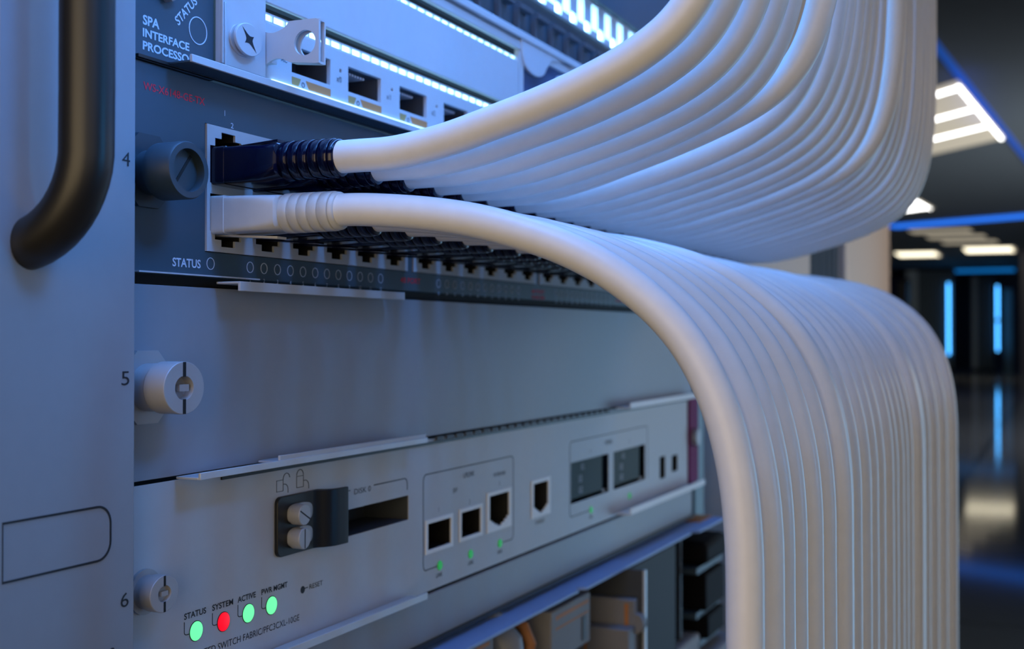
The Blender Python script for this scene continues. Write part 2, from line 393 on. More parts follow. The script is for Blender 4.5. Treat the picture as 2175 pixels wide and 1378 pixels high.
for k, (a, c) in enumerate(ports):
    b2.prism([(a, 59.9), (a + 3.6, 59.9), (a + 2.6, 58.1), (a, 58.1)], -.06, 0)
    b.prism([(a + 5.6, 59.9), (c, 59.9), (c, 58.1), (a + 6.8, 58.1)], -.06, 0)
    b3.ring(a + 4.5, 58.7, .55, .18, -.06, 0, n=14)
    b3.text('x/' + str(k), c + 2.6, 62.4, 1.5, 2.2, -.06)
b3.text('AC', 19.2, 62.5, 1.4, 2.4, -.06)
b.build('orange_marking', M['orange'], t); b2.build('tan_marking', M['tan'], t); b3.build('printed_lettering', M['inkgrey'], t)
MB().box(15.4, 152, -.5, -.05, 56.7, 57.6).build('glow_strip', M['glowstrip'], t)  # highlight on the lip's turned edge, put in as a glowing strip
# perforated light slot above the ports
b = MB()
plate_with_holes(b, 11.8, 152, 70.2, 72.4, .3, .9, [(12.2 + 4.7 * k, 16.4 + 4.7 * k, 70.6, 72.0) for k in range(29)])
b.build('slotted_bar', M['pale'], t)
MB().box(12, 152, 1.3, 2, 70.3, 72.3).build('glow_strip', M['glowstrip'], t)
MB().box(11.8, 152, 2.2, 3, 72.5, 74.1).build('gap_shade_backing', M['dark'], t)  # dark sheet that puts shade into the groove above the slots
# flange with captive screw and pull tab
b = MB(); b.box(-4.2, 11.6, -1.4, -.1, 57.1, 98); b.box(-4.2, -3.7, -2.0, -1.4, 57.1, 98); b.box(-3.0, -2.3, -1.7, -1.4, 55.6, 70.2)
fl_ = b.build('flange', M['light'], t, bevel=.12)
sb = MB(); sb.lathe(3.2, 63.4, [(-1.45, 3.45), (-1.9, 3.45), (-1.9, 2.6), (-2.7, 2.6)], 48, sx=1.33); sb.lathe(3.2, 63.4, [(-2.7, 3.45), (-3.2, 3.45), (-3.3, 3.35)], 48, sx=1.33)
scw = sb.build('captive_screw', M['light'], t)
star = []
for k in range(4):
    a = math.radians(128 + 90 * k); star.append((3.2 + 1.33 * (3.0 if k % 2 == 0 else 1.5) * math.cos(a), 63.4 + (3.0 if k % 2 == 0 else 1.5) * math.sin(a)))
    for da, rr in ((15, 1.25 if k % 2 == 0 else 1.0), (45, .8), (75, 1.0 if k % 2 == 0 else 1.25)):
        a2 = a + math.radians(da); star.append((3.2 + 1.33 * rr * math.cos(a2), 63.4 + rr * math.sin(a2)))
MB().prism(star, -3.33, -3.31).build('cross_recess', M['dark'], scw)
# pull tab: folded U channel standing out from the face
def ccurve(pts, n=6):
    out = []
    for i in range(len(pts) - 1):
        p0 = Vector(pts[max(i - 1, 0)]); p1 = Vector(pts[i]); p2 = Vector(pts[i + 1]); p3 = Vector(pts[min(i + 2, len(pts) - 1)])
        for k in range(n):
            u = k / n; out.append(.5 * ((2 * p1) + (-p0 + p2) * u + (2 * p0 - 5 * p1 + 4 * p2 - p3) * u * u + (-p0 + 3 * p1 - 3 * p2 + p3) * u ** 3))
    out.append(Vector(pts[-1])); return [tuple(v) for v in out]
top_c = ccurve([(0.6, 69.6), (-.9, 67.5), (-2.6, 66.9), (-4.4, 67.1), (-6.3, 67.9), (-7.4, 69.0)], 5)
bot_c = ccurve([(-7.6, 60.0), (-6.6, 60.4), (-5.6, 60.9), (-3.8, 61.1), (-1.8, 60.4), (-.3, 59.2), (.4, 58.0)], 5)
outline = top_c + [(-15.1, 68.9), (-15.1, 59.1)] + bot_c
hc, hr = (-11.5, 63.9), 2.75
def holed(outl, c, r, x0, x1):
    # outer outline joined to a round hole by radial strips
    n = 48; ring_i = [(c[0] + r * math.cos(2 * math.pi * k / n), c[1] + r * math.sin(2 * math.pi * k / n)) for k in range(n)]
    ring_o = []
    for k in range(n):
        d = Vector((math.cos(2 * math.pi * k / n), math.sin(2 * math.pi * k / n))); best = None
        for i in range(len(outl)):
            a = Vector(outl[i]); e = Vector(outl[(i + 1) % len(outl)]) - a; den = d.x * e.y - d.y * e.x
            if abs(den) < 1e-9: continue
            ac = a - Vector(c); tt = (ac.x * e.y - ac.y * e.x) / den; uu = (ac.x * d.y - ac.y * d.x) / den
            if tt > 0 and -1e-6 <= uu <= 1 + 1e-6 and (best is None or tt < best): best = tt
        ring_o.append((c[0] + d.x * best, c[1] + d.y * best))
    mb = MB(); vs = []
    for x in (x0, x1):
        vs += [(x, p[0], p[1]) for p in ring_i] + [(x, p[0], p[1]) for p in ring_o]
    fs = []
    for k in range(n):
        j = (k + 1) % n
        fs += [(k, j, n + j, n + k), (2 * n + j, 2 * n + k, 3 * n + k, 3 * n + j), (k, 2 * n + k, 2 * n + j, j), (n + j, 3 * n + j, 3 * n + k, n + k)]
    mb.add(vs, fs); return mb
sq = [(-7.6, 69.0), (-15.1, 68.9), (-15.1, 59.1), (-7.6, 60.0)]
neck = [p for p in top_c] + [(-7.6, 69.0), (-7.6, 60.0)] + bot_c[1:]
mb = holed(sq, hc, hr, 11.8, 12.5); mb.prism(neck, 11.8, 12.5, 'x')
m2 = holed(sq, hc, hr, 14.0, 14.5); mb.add(m2.v, m2.f)
mb.box(12.4, 14.1, -15.1, -7.6, 68.4, 68.95); mb.prism([(-15.1, 59.1), (-7.6, 60.0), (-7.6, 60.5), (-15.1, 59.6)], 12.4, 14.1, 'x')
mb.box(12.4, 14.4, -2.4, 0.5, 60.5, 67)
pt = mb.build('pull_tab', M['light'], t)
lm = MB(); lm.tube([(12.45, hc[0], hc[1]), (14.05, hc[0], hc[1])], 3.3, 40); lm.f = lm.f[:-2]; lm.m = lm.m[:-2]; lm.build('hole_shade', M['slate'], pt)  # dark tube added to paint the shade between the tab's two plates

# ---- blank adapter cover above it
t = thing('blank_adapter_cover', (80, 0, 74), 'large plain blue lit cover plate above the square ports', 'cover plate')
MB().box(12.7, 149, -.6, .6, 74.2, 89.6).build('plate', M['light'], t, bevel=.3)
b = MB(); plate_with_holes(b, 12.7, 150, 89.8, 91.2, .3, .9, [(13.2 + 4.7 * k, 17.4 + 4.7 * k, 90.1, 91.0) for k in range(29)]); b.build('slotted_bar', M['pale'], t)
MB().box(13, 150, 1.3, 2, 89.8, 91.2).build('glow_strip', M['glowstrip'], t)
MB().box(12.7, 150, 2.2, 3, 91.3, 93.4).build('gap_shade_backing', M['dark'], t)
b = MB(); b.prism([(150.5, 97)] + arc(161, 91.3, 7.2, 180, 360, 12)[0:0] + [(151, 93)] + [(161.5 + 9.5 * math.cos(math.radians(a)), 91.8 + 4.6 * math.sin(math.radians(a))) for a in range(190, 351, 10)] + [(176, 95.3), (188, 97)], -1.2, -.1)
b.build('round_tab', M['light'], t, bevel=.1)
t = thing('filler_bracket', (175, 0, 74), 'dark navy bracket with a white knob right of the large blue lit cover plate', 'bracket')
MB().box(154, 196, .2, 1.2, 74, 98).build('plate', M['bluepanel'], t)
MB().box(150, 153.6, -.4, 1.2, 74, 96).build('edge', M['light'], t)
MB().box(196.4, 204, -.4, 1.2, 74, 98).build('edge', M['light'], t)
MB().lathe(185, 88.5, [(.2, 3.2), (-3, 3.2), (-3.8, 2.4)], 24).build('knob', M['white'], t)

# ---- fan tray with lit grille at the top
t = thing('fan_tray', (170, 0, 96), 'fan tray with dark fins under a glowing perforated grille at the top', 'fan tray')
b = MB(); b.box(-28, 350, -.8, .8, 93.6, 96.4); b.box(-28, 350, -1.6, .8, 97.2, 99.6); b.build('lower_rail', M['light'], t, bevel=.3)
MB().box(-28, 350, .75, 1.6, 99.7, 113.5).build('back_plate', M['slate'], t)
b = MB()
for k in range(27): b.box(-24 + 14.3 * k, -14 + 14.3 * k, -2.2, .7, 106.5, 108.2); b.box(-24 + 14.3 * k, -22.6 + 14.3 * k, -1.2, .7, 100, 106.4)
b.build('fin', M['darkgrey'], t)
b = MB(); holes = []
for k in range(26):
    x = -20 + 14.3 * k
    holes += [(x, x + 6, 113.6, 117.2)] + [(x + 7.2 + 2.3 * q, x + 9.2 + 2.3 * q, 115.6, 125.0) for q in range(3)]
plate_with_holes(b, -28, 352, 113.1, 126, -.6, .6, holes); b.build('perforated_grille', M['pale'], t)
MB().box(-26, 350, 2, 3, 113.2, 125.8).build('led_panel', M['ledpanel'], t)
MB().box(-28, 352, -2.5, .8, 126.2, 150).build('top_cover', M['slate'], t, bevel=.4)

# ---- 48 port switch card (slot 4)
t = thing('switch_card', (160, 0, 12.4), 'dark slate switch card with two rows of network ports and red lettering', 'line card')
b = MB(); plate_with_holes(b, -28, 352, 12.5, 53.1, 0, 1.4, [(-7.2 + 87.2 * g, 77 + 87.2 * g, 17.7, 44.2) for g in range(4)]); b.build('face_plate', M['slate'], t, bevel=.12)
COLS = [g * 87.2 + c * 14.0 for g in range(4) for c in range(6)]
for g in range(4):
    x0 = -7.1 + 87.2 * g; x1 = x0 + 84.0
    b = MB(); dk = MB(); ZM = 30.95
    for c in range(6):
        cx = g * 87.2 + c * 14.0; l = max(x0, cx - 7); r = min(x1, cx + 7)
        for sgn in (1, -1):
            rows = [(1.1, 8.9, 6.0), (8.9, 10.6, 4.4), (10.6, 12.0, 2.3)]
            for (a, d, hw) in rows:
                z0, z1 = sorted((ZM + sgn * a, ZM + sgn * d)); b.box(l, cx - hw, -.35, .2, z0, z1); b.box(cx + hw, r, -.35, .2, z0, z1); dk.box(l, cx - hw - .02, .21, 12, z0, z1); dk.box(cx + hw + .02, r, .21, 12, z0, z1)
            z0, z1 = sorted((ZM + sgn * 12.0, ZM + sgn * 13.15)); b.box(l, r, -.35, .2, z0, z1); dk.box(l, r, .21, 12, z0, z1)
        b.box(l, r, -.35, .2, ZM - 1.1, ZM + 1.1); dk.box(l, r, .21, 12, ZM - 1.1, ZM + 1.1)
    pb = b.build('port_block', M['light'], t)
    dk.box(x0, x1, 12.1, 12.6, 17.8, 44.1); dk.build('port_cavity', M['dark'], pb)
b = MB()
b.text('1', -.9, 46.7, 1.25, None, -.06, align='c'); b.text('2', 1.6, 44.45, 1.2, .95, -.06, align='c')
b.text('STATUS', -17.2, 14.15, 1.75, 8.6, -.06, bold=.022); b.ring(-5.4, 15.25, 1.2, .13, -.08, 0)
for g in range(4):
    for k in range(12):
        x = 8.0 + 5.02 * k + 87.2 * g; b.ring(x, 15.2, 1.15, .13, -.07, 0, n=20); b.text(str(12 * g + k + 1), x, 12.0, .95, None, -.06, align='c')
b.build('printed_lettering', M['inkwhite'], t)
def red_text(*rows):
    b = MB()
    for (tx, x, z, h, wd) in rows: b.text(tx, x, z, h, wd, -.06, bold=.012)
    tag(b.build('printed_lettering', M['inkred'], t), 'red lettering')
red_text(('WS-X6148-GE-TX', -25.7, 47.75, 1.55, 18.3)); red_text(('48 PORT', 73.5, 14.6, 1.5, 11))
red_text(('48 PORT', 161, 14.7, 1.3, 11), ('10/100/1000', 161, 12.8, 1.3, 11)); red_text(('GE MOD', 244, 14.0, 1.3, 10))
MB().box(-28, 10, -1.2, -.05, 12.45, 12.75).build('edge_lip', M['pale'], t)
kn = MB(); kn.prism(octagon(-25, 32, 7.6), -1.0, 0); kn.lathe(-25, 31.6, [(-1, 4.3), (-4.2, 4.3), (-4.4, 5.5), (-10.2, 5.5), (-10.6, 5.25), (-10.6, 4.1), (-8.9, 4.0)], 48, sx=1.08)
k_ = kn.build('thumb_screw', M['knob'], t)
a = math.radians(52); ca, sa = math.cos(a), math.sin(a)
MB().prism([(-25 + u * ca - v * sa, 31.6 + u * sa + v * ca) for u, v in ((-3.9, -.32), (3.9, -.32), (3.9, .32), (-3.9, .32))], -9.0, -8.92).build('slot', M['dark'], k_)

# ---- blank cover (slot 5)
t = thing('blank_slot_cover', (160, 0, -27.8), 'plain grey blank slot cover with one captive screw below the switch card', 'cover plate')
MB().box(-28, 352, 0, 1.4, -27.6, 10.2).build('face_plate', M['blank'], t, bevel=.12)
MB().box(-28, 352, 2.2, 3.0, 10.3, 12.4).build('gap_shade_backing', M['dark'], t)  # dark sheet painting the shade between this cover and the switch card
lip(-4, 64.6, 11.3, -1, t, M['light'], hi=1.75)
lip(10.5, 76.5, -27.2, 1, t, M['light'], depth=6.2, hi=1.5)
def captive(cx, cz, r, y, base, parent, m=M['screw']):
    b = MB(); 
    if base: b.prism(octagon(cx, cz, base), -.8, 0)
    else: b.lathe(cx, cz, [(0, r * 1.25), (-.7, r * 1.25)], 32)
    b.lathe(cx, cz, [(-.7, r * .92), (y * .42, r * .92)], 48, sx=1.1)
    b.lathe(cx, cz, [(y * .42, r * .8), (y * .5, r), (y + .1, r), (y, r - .1), (y, r * .46), (y * .8, r * .44)], 48, sx=1.16)
    s_ = b.build('captive_screw', m, parent)
    k = MB(); h = r * .09
    k.box(cx - h, cx + h, y - .03, y - .01, cz + r * .42, cz + r * .985); k.box(cx - h, cx + h, y - .03, y - .01, cz - r * .985, cz - r * .42)
    k.build('slot', M['dark'], s_)
    MB().box(cx - r * .16, cx + r * .38, y * .95, y * .80, cz - r * .13, cz + r * .13).build('cross_bar', m, s_)
    return s_
captive(-25, -9.6, 5.0, -9.6, 7.6, t)

# ---- supervisor card (slot 6)
t = thing('supervisor_card', (160, 0, -71), 'light grey supervisor card with round status lamps and a black ejector lever', 'line card')
b = MB()
holes = [(41, 78.1, -49.2, -42.6), (88.6, 102.6, -59.2, -51.9), (109.2, 122.2, -58.9, -51.5), (128.3, 142.8, -56.6, -49.0), (129.8, 141.3, -57.4, -56.6), (131.6, 139.5, -58.2, -57.4), (133.8, 137.3, -58.9, -58.2),
         (162.3, 175.0, -57.0, -49.0), (163.8, 173.5, -57.8, -57.0), (165.4, 171.9, -58.6, -57.8), (167.2, 170.0, -59.2, -58.6), (196.2, 236, -60, -45.2), (241.6, 281, -60, -45.2), (301.5, 309.5, -62.3, -52.6), (319.5, 328.5, -61.0, -53.6)]
plate_with_holes(b, -28, 345, -70.6, -28.4, 0, .25, holes); b.build('face_plate', M['light'], t)
def liner(x0, x1, z0, z1, dep, mm, name):
    b = MB(); b.box(x0 - .4, x1 + .4, dep, dep + .4, z0 - .4, z1 + .4); b.box(x0 - .4, x0, .27, dep, z0 - .4, z1 + .4); b.box(x1, x1 + .4, .27, dep, z0 - .4, z1 + .4); b.box(x0, x1, .27, dep, z0 - .4, z0); b.box(x0, x1, .27, dep, z1, z1 + .4)
    return b.build(name, mm, t)
liner(41, 78.1, -49.2, -42.6, 14, M['darkgrey'], 'disk_slot')
liner(88.6, 102.6, -59.2, -51.9, 12, M['black'], 'optical_port'); liner(109.2, 122.2, -58.9, -51.5, 12, M['black'], 'optical_port')
liner(128.3, 142.8, -58.9, -49.0, 12, M['dark'], 'network_port'); liner(162.3, 175.0, -59.2, -49, 12, M['dark'], 'network_port')
liner(301.5, 309.5, -62.3, -52.6, 8, M['dark'], 'small_port'); liner(319.5, 328.5, -61.0, -53.6, 8, M['dark'], 'small_port')
for (x0, x1) in ((196.2, 236), (241.6, 281)):
    b = MB(); b.box(x0, x1 - 4, 1.3, 1.9, -60, -45.2); b.box(x1 - 4, x1, 3, 3.5, -60, -45.2, 1); b.box(x0, x1, 1.3, 1.9, -60, -58.9, 2)
    xb = b.build('module_bay', [M['sfp'], M['dark'], M['light']], t)
    b = MB(); b.text('X2', x0 + 13, -49.0, 2.2, None, 1.2); b.text('10', x0 + 11, -53.6, 3.0, None, 1.2); b.text('GE', x0 + 11, -57.4, 2.4, None, 1.2)
    b.build('printed_lettering', M['inkwhite'], xb)
def frame(x0, x1, z0, z1, holes, y0=-.3):
    b = MB(); plate_with_holes(b, x0, x1, z0, z1, y0, -.02, holes); b.build('port_frame', M['bright'], t)
frame(87.4, 103.8, -60.3, -50.8, [(88.6, 102.6, -59.2, -51.9)]); frame(108, 123.4, -60.0, -50.4, [(109.2, 122.2, -58.9, -51.5)])
frame(126.6, 144.5, -60.2, -47.8, holes[3:7]); frame(160.6, 176.7, -60.4, -47.7, holes[7:11])
lip(-16.4, 77, -27.9, 1, t, M['pale'], hi=1.2); lip(243.5, 352, -27.9, 1, t, M['bright'], hi=2.2)
b = MB(); b.box(-2, 352, -.5, -.05, -29.9, -29.2); b.build('dark_strip', M['black'], t)  # black line along the plate below its top lip
b = MB()
for k in range(24): b.box(92 + 6 * k, 96 + 6 * k, -1.3, -.6, -28.9, -27.9)
b.build('spring_gasket', M['darkgrey'], t)
lip(-10, 77, -69.6, 1, t, M['pale'], hi=1.6); lip(243.5, 352, -69.6, 1, t, M['bright'], hi=2.4)
MB().box(345.2, 360, -.9, 1.2, -69, -28.4).build('end_tab', M['magenta'], t, bevel=.2)
MB().lathe(352, -47.5, [(-.9, 4.2), (-3, 4.2), (-3.4, 3.8)], 24).build('end_screw', M['screw'], t)
# lamps
for k, x in enumerate((-9.7, -.9, 7.6, 16.0)):
    l = MB().lathe(x, -59.75, [(0, 1.95), (-.18, 1.95), (-.26, 1.75)], 36).build('status_lamp', M['red'] if k == 1 else M['green'], t)
    tag(l, 'red lamp under SYSTEM' if k == 1 else 'green lamp')
for x in (96, 115.6, 136.2, 216.6, 260.8): MB().lathe(x, -64.6, [(0, 1.35), (-.3, 1.2)], 16).build('link_lamp', M['dimgreen'], t)
b = MB()
for k, x in enumerate((-9.7, -.9, 7.6, 16.0)): b.ring(x, -59.75, 2.02, .16, -.1, 0, n=36)
for nm, x, wd in (('STATUS', -13.4, 6.85), ('SYSTEM', -4.6, 6.95), ('ACTIVE', 3.9, 6.35), ('PWR MGMT', 12.3, 9.8)):
    b.text(nm, x, -56.75, 1.25, wd, -.06, bold=.022)
    b.stroke([(x + .1, -57.25), (x + .1, -59.3)] + [(x + .8 + .7 * math.cos(math.radians(a)), -59.3 + .6 * math.sin(math.radians(a))) for a in range(195, 271, 15)] + [(x + 1.7, -59.9)], .16, -.06, 0)
b.lathe(28.2, -58.6, [(0, .85), (-.06, .85)], 20); b.stroke([(29, -58.45), (30.3, -58.4)], .2, -.06, 0); b.text('RESET', 30.9, -59.0, 1.2, 5.6, -.06)
b.text('INTEGRATED SWITCH FABRIC/PFC3CXL-10GE', 26.8, -65.35, 1.5, 42.5, -.06, align='r')
b.build('printed_lettering', M['inkblack'], t)
# padlocks
b = MB()
b.stroke([(17.9, -32.3), (17.9, -34.8), (20.4, -34.8), (20.4, -32.3)], .16, -.06, 0, closed=True)
b.stroke([(20.35, -32.3)] + arc(21.7, -32.2, 1.3, 180, 10, 10), .16, -.06, 0); b.stroke([(20.4, -33.3)] + arc(20.9, -34.7, 1.4, 90, 0, 6) + [(22.3, -35.4)], .16, -.06, 0)
b.build('padlock_symbol', M['inkblack'], t)
b = MB()
b.stroke([(25.7, -32.1), (25.7, -34.7), (28.4, -34.7), (28.4, -32.1)], .16, -.06, 0, closed=True)
b.stroke(arc(27.05, -31.95, 1.35, 180, 0, 10), .16, -.06, 0); b.stroke([(28.4, -33.3)] + arc(29.2, -34.7, 1.4, 90, 0, 6) + [(30.6, -35.4)], .16, -.06, 0)
b.build('padlock_symbol', M['inkblack'], t)
b = MB(); b.stroke([(44.3, -37.95), (48.7, -37.95)], .28, -.06, 0); b.text('DISK 0', 50.5, -39.2, 1.45, 7.9, -.06)
b.stroke([(60, -37.9), (75.5, -37.9)] + arc(75.7, -39.5, 1.6, 90, 0, 6) + [(77.3, -41.1)], .28, -.06, 0)
b.stroke([(95, -64.6), (88, -64.6)] + arc(88, -63, 1.7, 270, 180, 6) + [(86.3, -40)] + arc(88, -39.8, 1.7, 180, 90, 6) + arc(144.6, -39.8, 1.7, 90, 0, 6) + [(146.3, -63)] + arc(144.6, -63, 1.7, 0, -90, 6) + [(138, -64.6)], .3, -.06, 0)
b.stroke([(215.5, -64.6), (196.9, -64.6)] + arc(197, -63, 1.7, 270, 180, 6) + arc(197, -39.3, 1.7, 180, 90, 6) + arc(282.5, -39.3, 1.7, 90, 0, 6) + [(284.2, -60)], .3, -.06, 0)
for s_, x, z, h in (('UPLINK', 114.5, -41.5, 1.6), ('SFP', 105.5, -45.2, 1.5), ('10/100/1000', 135.8, -43.4, 1.3), ('1', 95.3, -49.4, 1.4), ('2', 114.9, -49.6, 1.4), ('3', 135.8, -46.4, 1.3), ('CONSOLE', 167.9, -62.8, 1.3),
                    ('LINK', 95.7, -67.8, 1.3), ('LINK', 115.8, -67.8, 1.3), ('LINK', 136.2, -67.8, 1.3), ('UPLINK', 236, -41.6, 1.8), ('4', 215.9, -43.2, 1.4), ('5', 260.5, -43.2, 1.4), ('LINK', 216.6, -67.8, 1.3)):
    b.text(s_, x, z, h, None, -.06, align='c')
b.build('printed_lettering', M['inkgrey'], t)
# ejector lever
b = MB()
pl = [(34.2, -50.6), (34.2, -35.9)] + arc(18.8, -37.8, 1.8, 90, 180, 6)[0:] + arc(18.8, -47.4, 1.8, 180, 270, 6)
pl = [(34.2, -49.4), (34.2, -35.9)] + [(18.8, -35.9)] + arc(18.6, -37.5, 1.6, 90, 180, 6) + arc(18.6, -47.8, 1.6, 180, 270, 6)
lv = MB().prism(pl, -1.0, -.05)
prof = [(31.0, -1.0), (32.0, -1.3), (33.2, -2.3), (34.6, -3.3), (36.2, -3.9), (37.8, -4.1), (39.2, -4.2), (40.2, -4.3), (41.2, -4.3), (41.2, -3.6), (40.2, -3.5), (38, -3.2), (36, -2.6), (35, -1.6), (34.3, -.3), (31, -.1)]
lv.add([(x, y, z) for z in (-49.4, -35.9) for x, y in prof], [tuple(range(16)), tuple(range(31, 15, -1))] + [(i, i + 16, (i + 1) % 16 + 16, (i + 1) % 16) for i in range(16)])
lever = lv.build('ejector_lever', M['black'], t, bevel=.15)
for zc, an in ((-40.2, -30), (-45.6, 90)):
    sp = [(0.0, 0)]
    b = MB(); b.loft([(-.9, 25.2, zc, 4.6, 2.25, 3), (-1.7, 25.2, zc, 4.6, 2.25, 3), (-1.8, 25.2, zc, 4.4, 2.1, 3)], 36)
    b.lathe(23.0, zc - .1, [(-1.4, 2.4), (-4.0, 2.4), (-4.2, 2.25)], 36)
    s_ = b.build('lever_screw', M['screw'], lever)
    a = math.radians(an); ca, sa = math.cos(a), math.sin(a)
    MB().prism([(23.0 + u * ca - v * sa, zc - .1 + u * sa + v * ca) for u, v in ((-2.2, -.15), (2.2, -.15), (2.2, .15), (-2.2, .15))], -4.24, -4.21).build('slot', M['dark'], s_)
captive(-25.2, -48.8, 3.5, -5.2, 0, t)

# ---- cover under the supervisor card, shelf and the things under it
t = thing('lower_cover_panel', (160, 0, -85.3), 'plain grey cover panel directly below the supervisor card', 'cover plate')
MB().box(-28, 352, 0, 1.2, -85.2, -71.5).build('face_plate', M['ear'], t, bevel=.3)
MB().box(-28, 352, -1.0, -.05, -85.4, -84.2).build('dark_strip', M['black'], t)  # black line along the panel's lower edge
t = thing('cable_shelf', (180, 0, -88), 'blue lit shelf strip running below the lowest cover panel', 'shelf')
b = MB(); b.prism([(-28, 2), (-28, -9), (181, -9), (184, -6.5), (186, -10), (316, -10), (318, -7.5), (322, -12), (366, -12.5), (366, 2)], -88.0, -86.9, 'z')
b.build('tray', M['shelfblue'], t, bevel=.2)
MB().box(345, 366, -6, 2, -86.8, -86.3).build('orange_pad', M['orange'], t)
MB().box(326, 328, -2, 40, -160, -88.2).build('side_bracket', M['darkgrey'], t)
t = thing('support_plate', (226, -9, -160), 'grey upright plate standing between the shelf and the white blocks', 'plate')
MB().box(229.5, 231, -16, 30, -160, -88.2).build('plate', M['darkgrey'], t, bevel=.1); MB().box(229.3, 231.2, -17, -16.05, -160, -88.2).build('folded_edge', M['pale'], t)
blk = [('white block with orange stripes directly under the shelf edge', (160, 196, -7.5, 20, -108, -90.5), [(-7.58, -7.5, 164, 194, -94.0, -92.6), (-7.58, -7.5, 164, 194, -97.3, -96.6)]),
       ('white block with one upright orange stripe beside the grey support plate', (224, 228.6, -14.5, 20, -119, -98.5), []),
       ('lowest white block with the blue lit top at the bottom edge', (216, 223.4, -15, 20, -140, -108), []),
       ('white block with two red marks at the bottom edge', (150, 184, -10.5, 18, -140, -109), [(-10.58, -10.5, 158, 165, -112.6, -110.8), (-10.58, -10.5, 172, 176, -115, -112.6)]),
       ('wide white block with orange marks along its top edge at the bottom left', (70, 118, -6.5, 18, -140, -89), [(-6.58, -6.5, 78, 88, -90.6, -89.6), (-6.58, -6.5, 93, 101, -90.6, -89.6), (-6.58, -6.5, 106, 115, -90.8, -89.6)])]
for k, (lb, bx, st) in enumerate(blk):
    t = thing('terminal_block', ((bx[0] + bx[1]) / 2, bx[2], bx[4]), lb, 'terminal block', 'white blocks under the shelf')
    MB().box(*bx).build('body', M['dull'], t, bevel=.5)
    for (y0, y1, x0, x1, z0, z1) in st: MB().box(x0, x1, y0, y1, z0, z1).build('printed_stripe', M['orange'], t)
    if k == 1: MB().box(223.9, 223.98, -12.2, -10.6, -116, -100).build('printed_stripe', M['orange'], t); MB().lathe(226.3, -108, [(-14.4, 2.2)], 16, cap=False); b = MB(); b.prism(arc(-14.3, -107.5, 3.8, 90, 270, 10), 224.2, 228.4, 'x'); b.build('round_button', M['dull'], t)
    if k == 2: MB().box(215.9, 215.98, 1.4, 2.6, -138, -110).build('printed_stripe', M['orange'], t)
    if k in (0, 3): b = MB(); b.box(bx[1] - 8, bx[1] - 5, bx[2] - .4, bx[2] - .05, bx[4] + 2, bx[4] + 10); b.build('window', M['darkgrey'], t)
t = thing('grey_conduit', (133, -3, -140), 'dull grey round conduit between the white blocks at the bottom', 'conduit')
MB().tube([(135, -3, -140), (135, -3, -104), (135, -2, -96), (135, 4, -90), (135, 14, -89.5)], 6.2, 24).build('pipe', M['ear'], t)
MB().tube([(135, -3, -112), (135, -3, -109)], 6.7, 24).build('collar', M['blank'], t)
t = thing('orange_cable', (146, -4, -110), 'short orange curved cable beside the grey conduit under the shelf', 'cable')
MB().tube([(150, 14, -90), (149, 4, -90.5), (148, -3, -93), (147.5, -5.5, -98), (148, -4, -104), (150, 2, -108)], 1.9, 14).build('sheath', M['orange'], t)
MB().tube([(150, 2, -108), (151, 6, -110)], 2.3, 14).build('end_sleeve', M['black'], t)
t = thing('black_duct', (262, -6, -200), 'tall black duct standing beside the grey support plate', 'duct')
MB().box(236, 296, -9, 25, -200, -88.4).build('body', M['cab'], t, bevel=1); 
b = MB(); b.box(233, 235.8, -7, 24, -200, -90); b.build('side_flange', M['cab'], t)
for k, (x0, x1, y0, z0, z1, lb) in enumerate([(338, 376, -11, -106, -95, 'topmost of the black connectors right of the black duct'), (344, 378, -9, -128, -111, 'middle one of the black connectors right of the black duct'), (348, 378, -9, -142, -131, 'lowest of the black connectors right of the black duct')]):
    t = thing('black_connector', ((x0 + x1) / 2, 0, z0), lb, 'connector', 'black connectors at the bottom right')
    MB().box(x0, x1, y0, 12, z0, z1).build('body', M['matte'], t, bevel=3 if k == 0 else 1)
    MB().box(x0 - 6, x1 + 1, y0 + 3, 10, z0 - 3, z0 - .2).build('mounting_plate', M['slate'], t)
for k, (bx, lb) in enumerate([((300, 345, -6, 20, -190, -138), 'pale grey block at the bottom edge right of the black duct'), ((350, 392, -12, 14, -200, -148), 'pale lilac block at the bottom edge half behind the nearest lower cable')]):
    t = thing('power_block', ((bx[0] + bx[1]) / 2, bx[2], bx[4]), lb, 'power block')
    MB().box(*bx).build('body', M['dull'], t, bevel=1.5); MB().box(bx[0] + 5, bx[0] + 18, bx[2] - .5, bx[2] - .05, bx[5] - 14, bx[5] - 5).build('socket', M['navy'], t)

# ------------------------------------------------------------------ network cables
def smooth(pts, n=8):
    P = [Vector(p) for p in pts]; out = []
    for i in range(len(P) - 1):
        p0 = P[i - 1] if i else P[0] * 2 - P[1]; p1 = P[i]; p2 = P[i + 1]; p3 = P[i + 2] if i + 2 < len(P) else P[-1] * 2 - P[-2]
        t0 = 0; t1 = (p1 - p0).length ** .5; t2 = t1 + (p2 - p1).length ** .5; t3 = t2 + (p3 - p2).length ** .5
        for k in range(n):
            q = t1 + (t2 - t1) * k / n
            A1 = p0 * ((t1 - q) / (t1 - t0)) + p1 * ((q - t0) / (t1 - t0)); A2 = p1 * ((t2 - q) / (t2 - t1)) + p2 * ((q - t1) / (t2 - t1)); A3 = p2 * ((t3 - q) / (t3 - t2)) + p3 * ((q - t2) / (t3 - t2))
            B1 = A1 * ((t2 - q) / (t2 - t0)) + A2 * ((q - t0) / (t2 - t0)); B2 = A2 * ((t3 - q) / (t3 - t1)) + A3 * ((q - t1) / (t3 - t1))
            out.append(B1 * ((t2 - q) / (t2 - t1)) + B2 * ((q - t1) / (t2 - t1)))
    out.append(P[-1]); return out
